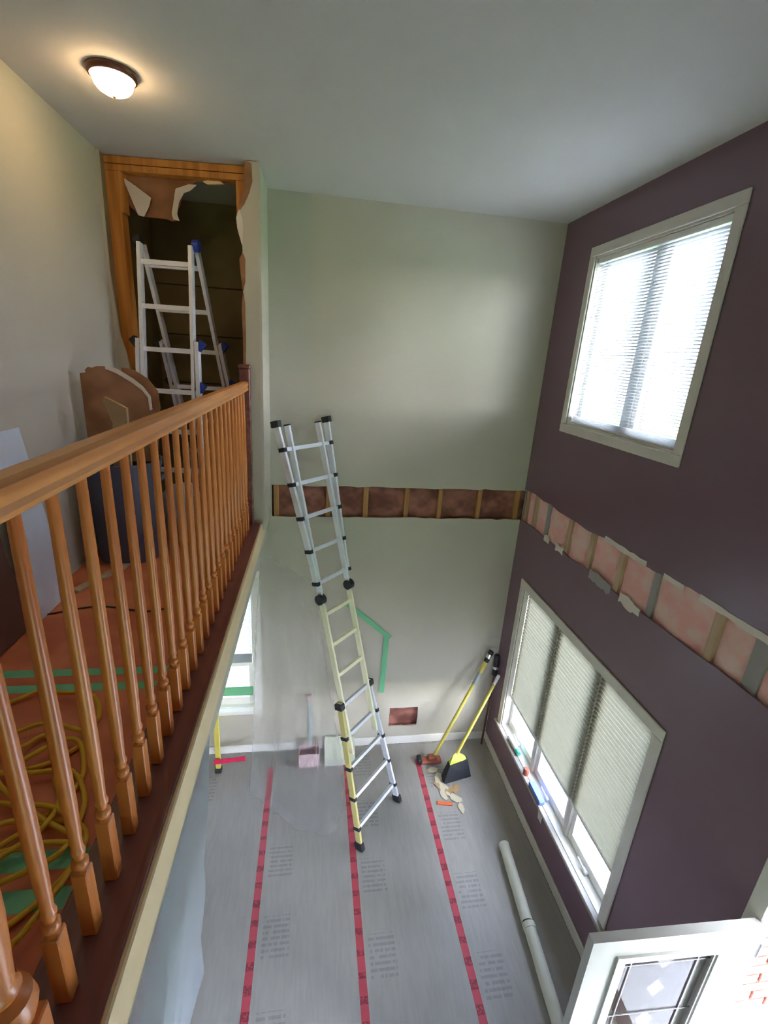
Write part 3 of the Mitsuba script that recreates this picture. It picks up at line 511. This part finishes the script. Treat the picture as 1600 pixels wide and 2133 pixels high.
# white shelf board and dark board leaning on the loft wall
m = bx(0, .018, -.15, .15, 0, 1.02, .003); a = math.atan2(.12, 1.0); M = np.eye(4); M[:3, :3] = trimesh.transformations.rotation_matrix(-a, (0, 1, 0))[:3, :3]; M[:3, 3] = (-1.44, 2.58, ZL + .003); m.apply_transform(M)
one('shelf_board', m, 'melamine', 'white shelf board leaning against the loft wall', 'shelf board')
m = bx(0, .03, -.16, .16, 0, .55, .004); M = M.copy(); M[:3, 3] = (-1.47, 2.20, ZL + .003); m.apply_transform(M); one('dark_board', m, 'dark_board', 'dark brown board leaning against the loft wall at the left edge', 'board')
for (p, q, w, lab) in (((-1.40, 2.74), (-1.25, 3.10), .055, 'pale trim board on the loft floor beside the white shelf board'), ((-1.29, 3.02), (-1.18, 3.32), .05, 'middle pale trim board on the loft floor in front of the trash can'), ((-1.27, 3.18), (-1.12, 3.52), .05, 'pale trim board on the loft floor nearest the plastic bag')):
    one('trim_board', bar((*p, ZL + .012 + .008 * (p[0] == -1.27)), (*q, ZL + .012 + .008 * (p[0] == -1.27)), w, .014), 'stud_pale', lab, 'board')
one('black_cord', tube(spline([(-1.50, 2.46, ZL + .008), (-1.40, 2.49, ZL + .008), (-1.20, 2.56, ZL + .008), (-1.05, 2.53, ZL + .008), (-.90, 2.50, ZL + .008), (-.8, 2.56, ZL + .008)], 40), .0045), 'black_rubber', 'thin black cord lying across the loft floor', 'cord', smooth=True)
# yellow extension cord: loose loops
ts = np.linspace(0, 1, 420); q = np.random.default_rng(5); pts = []
loops = [(-1.08, 1.60, .27, .21, .2), (-1.00, 1.36, .20, .26, 1.1), (-.93, 1.20, .24, .20, 2.3), (-.92, 1.08, .26, .19, .4), (-.85, 1.02, .20, .20, 3.4), (-.98, 1.25, .17, .30, 4.0)]
for cxx, cyy, ra_, rb_, ph in loops:
    for t in np.linspace(0, 2 * math.pi, 16, endpoint=False):
        pts.append((cxx + ra_ * math.cos(t + ph) + q.normal() * .012, cyy + rb_ * math.sin(t + ph) + q.normal() * .012, ZL + .013 + .012 * (math.sin(t * 2 + ph) + 1)))
pts = [(p[0], p[1], max(p[2], ZL + .013)) for p in pts]
pts = [p if p[0] < -.66 else (-.66 - .3 * (p[0] + .66) * .3, p[1], p[2]) for p in pts]
cp = spline(pts, 900); cp[:, 2] = np.maximum(cp[:, 2], ZL + .0125)
one('yellow_cable', tube(cp, .0085), 'yellow_cord', 'yellow extension cord lying in loose loops on the loft floor', 'cord', smooth=True)

# ------------------------------------------------------------------ plastic curtain
def curtain(top, bot, n, nt, amp, pin, seed):
    top, bot = spline(top, n), spline(bot, n); V = []
    for j in range(nt):
        t = j / (nt - 1); row = top * (1 - t) + bot * t; w = min(1, t * 2.5) * (1 if not pin else min(1, (1 - t) * 8 + .1))
        s = np.r_[0, np.cumsum(np.linalg.norm(np.diff(row, axis=0), axis=1))]
        k = ((meshkit.fbm(np.c_[s * 3.1, s * 0 + t * .7, s * 0], 3, seed) - .5) * amp + .07 * amp * np.sin(s * 19 + 2 * t)) * w
        tg = np.gradient(row, axis=0); tg[:, 2] = 0; tg /= np.linalg.norm(tg, axis=1, keepdims=True); row = row + np.c_[tg[:, 1], -tg[:, 0], tg[:, 0] * 0] * k[:, None]
        row[:, 1] = np.minimum(row[:, 1], YB - .03); V.append(row)
    i = np.arange(nt * n).reshape(nt, n)
    return np.array(V).reshape(-1, 3), np.stack([i[:-1, :-1], i[:-1, 1:], i[1:, 1:], i[1:, :-1]], -1).reshape(-1, 4)
one('plastic_sheet', curtain([(-.428, -1.2, 2.95), (-.428, 0, 2.95), (-.428, .9, 2.95), (-.428, 1.72, 2.95)], [(-.86, -1.2, .03), (-.85, .5, .03), (-.83, 1.6, .03), (-.76, 2.42, .03)], 110, 50, .10, True, 4), 'plastic_film_thick', 'grey translucent plastic sheet hung from the pale loft edge down to the paper floor', 'plastic sheet', smooth=True)
one('plastic_sheet', curtain([(-.418, 3.70, 2.93), (-.41, 3.95, 2.84), (-.30, 4.25, 2.62), (-.08, 4.50, 2.34), (.04, 4.53, 2.26)], [(-.62, 3.95, .03), (-.1, 3.52, .03), (.22, 3.42, .03), (.36, 3.75, .03), (.38, 4.3, .03)], 90, 50, .16, False, 11), 'plastic_film', 'clear plastic sheet draped from the loft corner to the back wall behind the tall ladder', 'plastic sheet', smooth=True)
po = thing('support_pole', 'yellow pole with a black foot holding the plastic sheet under the loft', 'pole')
part(po, 'shaft', bar((-1.0, 4.31, .05), (-1.0, 4.36, 2.78), .05, .04), 'yellow_plastic'); part(po, 'foot', bx(-1.035, -.965, 4.27, 4.35, .002, .06, .01), 'black_rubber')
part(po, 'head', bx(-1.05, -.95, 4.32, 4.40, 2.775, 2.80), 'black_rubber')
one('red_tape', slab(ragged(-1.04, -.70, .225, .295, .008, .06, 9, 'tb'), (0, 4.27, -.0), (1, 0, .08), (0, 0, 1), -.002), 'red_tape', 'strip of bright red tape tied to the yellow pole', 'tape')

# ------------------------------------------------------------------ things on the lower floor
dp = thing('dustpan', 'pink-white long-handled dustpan standing against the back wall', 'dustpan')
part(dp, 'handle', bar((.02, 4.40, .22), (.005, 4.53, .74), .045, .03, r=.006), 'grey_handle'); part(dp, 'grip', bar((.005, 4.53, .72), (.0, 4.545, .80), .07, .035, r=.008), 'pink_plastic', 'pink grip')
part(dp, 'pan', cat(bx(-.11, .13, 4.28, 4.29, .006, .19, .003), bx(-.11, -.10, 4.28, 4.42, .006, .20, .003), bx(.12, .13, 4.28, 4.42, .006, .20, .003), bx(-.11, .13, 4.41, 4.42, .006, .20, .003), bx(-.11, .13, 4.28, 4.42, .003, .012, .002)), 'pink_plastic')
wp = thing('panel', 'pale green-white panel standing against the back wall beside the dustpan', 'panel')
part(wp, 'face', bar((.37, 4.30, .006), (.37, 4.545, .18), .36, .012), 'panel_green'); part(wp, 'rim', bar((.19, 4.292, .012), (.55, 4.292, .012), .016, .02), 'white_plastic', 'white lower rim')
for (x, y, L, ang, lab) in ((1.94, 3.16, .68, -.06, 'far piece of the white tube lying along the purple wall'), (1.885, 2.455, 1.25, -.065, 'near piece of the white tube lying along the purple wall')):
    p = np.array((x, y, .052)); dv = np.array((-math.sin(.085), -math.cos(.085), 0)); k = thing('tube', lab, 'tube'); part(k, 'pipe', lathe([(.044, 0), (.05, 0), (.05, L), (.044, L), (.044, 0)], p, dv, 28), 'tube_white', smooth=40)
    if L > 1: part(k, 'collar', lathe([(.051, -.015), (.056, -.015), (.056, .03), (.051, .03), (.051, -.015)], p, dv, 28), 'tube_white')
# broom and floor tool leaning in the corner
br = thing('broom', 'yellow-handled broom with a lime cap and black bristles leaning in the corner', 'broom')
b0 = np.array((1.70, 4.10, .22)); b1 = np.array((2.215, 4.39, 1.10)); dv = (b1 - b0) / np.linalg.norm(b1 - b0)
part(br, 'handle', cyl(b0, b1 - dv * .12, .018), 'yellow_plastic', smooth=40); part(br, 'ferrule', cyl(b1 - dv * .12, b1, .020), 'white_plastic', 'white handle end', smooth=40)
part(br, 'cap', trimesh.convex.convex_hull(np.array([(1.62, 4.02, .23), (1.80, 4.10, .23), (1.83, 4.06, .19), (1.60, 3.99, .19), (1.67, 4.09, .26), (1.73, 4.12, .26), (1.83, 4.12, .19), (1.6, 4.06, .19)])), 'lime', 'lime cap')
part(br, 'bristles', trimesh.convex.convex_hull(np.array([(1.60, 3.985, .20), (1.835, 4.06, .20), (1.835, 4.12, .20), (1.6, 4.06, .20), (1.53, 3.92, .008), (1.88, 4.00, .008), (1.88, 4.10, .008), (1.53, 4.04, .008)])), 'bristle', 'black bristles')
ft = thing('floor_tool', 'long yellow-handled floor tool with a dark red head leaning in the corner beside the broom', 'floor tool')
c1 = np.array((1.49, 4.27, .05)); c2 = np.array((2.13, 4.50, 1.36)); dv = (c2 - c1) / np.linalg.norm(c2 - c1)
part(ft, 'handle', cyl(c1, c1 + dv * 1.02, .020), 'yellow_plastic', smooth=40); part(ft, 'sleeve', cyl(c1 + dv * 1.02, c1 + dv * 1.18, .023), 'grey_handle', smooth=40)
part(ft, 'upper_handle', cyl(c1 + dv * 1.18, c1 + dv * 1.33, .024), 'yellow_plastic', smooth=40); part(ft, 'grip', cyl(c1 + dv * 1.33, c2, .030), 'black_rubber', 'black grip', smooth=40); part(ft, 'grip_ring', cyl(c1 + dv * 1.38, c1 + dv * 1.43, .034), 'chrome', smooth=40)
part(ft, 'head', cat(bx(1.33, 1.58, 4.20, 4.30, .006, .05, .012), bx(1.42, 1.53, 4.22, 4.30, .04, .085, .01)), 'rust_red', 'dark red head'); part(ft, 'head_end', bx(1.29, 1.345, 4.21, 4.31, .006, .07, .012), 'black_rubber')
tg = thing('hand_tool', 'dark-gripped tool end propped in the corner behind the broom handle', 'tool'); part(tg, 'shaft', cyl((2.17, 4.47, .006), (2.21, 4.50, 1.02), .012), 'dark_board', smooth=40)
part(tg, 'grip', cyl((2.21, 4.50, 1.02), (2.225, 4.53, 1.28), .030), 'black_rubber', smooth=40); part(tg, 'ring', cyl((2.214, 4.508, 1.10), (2.217, 4.514, 1.13), .034), 'chrome', smooth=40)
spots = [(1.45, 4.12, .06, .3, 'scrap_paper'), (1.50, 4.02, .07, 1.1, 'scrap_paper'), (1.53, 3.86, .07, 2.0, 'scrap_paper'), (1.58, 3.84, .06, .5, 'cardboard'), (1.50, 3.80, .06, 1.7, 'scrap_paper'), (1.62, 3.74, .07, 2.6, 'scrap_paper'), (1.66, 3.86, .05, .9, 'cardboard'), (1.64, 3.62, .05, 1.4, 'scrap_paper'), (1.46, 3.92, .05, 2.2, 'cardboard')]
where = ['nearest the red tool head', 'second from the red tool head', 'in front of the broom bristles', 'tan, in the middle of the scraps', 'beside the right red tape', 'long, behind the orange scrap', 'tan, right of the scraps', 'nearest the camera', 'tan, left in the scraps']
for (x, y, s, a, m), w in zip(spots, where):
    r = np.random.default_rng(int(x * 1000)); pl = Polygon([(s * (.6 + .7 * r.random()) * math.cos(t) * 1.3, s * (.6 + .7 * r.random()) * math.sin(t) * .7) for t in np.linspace(0, 2 * math.pi, 8)[:-1]]).buffer(0)
    g = slab(pl, (0, 0, 0), (1, 0, 0), (0, 1, 0), .004).subdivide().subdivide(); v = g.vertices.copy(); v[:, 2] += .02 * (meshkit.fbm(v * 25 + x * 7, 3) ) ; g.vertices = v
    g.apply_transform(trimesh.transformations.rotation_matrix(a, (0, 0, 1))); g.apply_translation((x, y, .003 - g.bounds[0, 2] + .001)); one('paper_scrap', g, m, 'torn paper scrap on the floor by the broom, ' + w, 'scrap', smooth=40)
one('orange_scrap', bar((1.40, 3.70, .009), (1.56, 3.67, .009), .04, .01), 'orange_plastic', 'flat orange scrap lying on the right red tape', 'scrap')

# ------------------------------------------------------------------ things on the stool of the long window
zs = W2[2] + .0065; X0 = XR - .01
k = thing('spray_bottle', 'white bottle with a teal cap on the sill of the long window', 'bottle')
part(k, 'body', lathe([(0, 0), (.026, 0), (.030, .01), (.030, .15), (.018, .19), (.014, .20), (0, .20)], (X0 + .02, 3.98, zs + .031), (0, -1, 0), 20), 'white_plastic', smooth=40); part(k, 'cap', cyl((X0 + .02, 3.785, zs + .031), (X0 + .02, 3.725, zs + .031), .022), 'teal', 'teal cap', smooth=40)
one('small_can', lathe([(0, 0), (.028, 0), (.03, .004), (.03, .07), (.026, .075), (0, .075)], (X0, 3.50, zs), n=20), 'rust_red', 'small dark red can on the sill of the long window', 'can', smooth=40)
k = thing('box', 'long blue box on the sill of the long window', 'box'); part(k, 'carton', bx(X0 - .03, X0 + .03, 3.15, 3.37, zs, zs + .05, .004), 'blue_box'); part(k, 'flap', bx(X0 - .028, X0 + .028, 3.135, 3.15, zs + .005, zs + .045, .002), 'blue_box')
one('tape_flap', slab(ragged(3.07, 3.14, .40, .53, .015, .04, 77), (XR - .022, 0, 0), (0, 1, 0), (0, 0, 1), .002), 'gypsum', 'torn white paper flap hanging under the sill of the long window', 'paper')
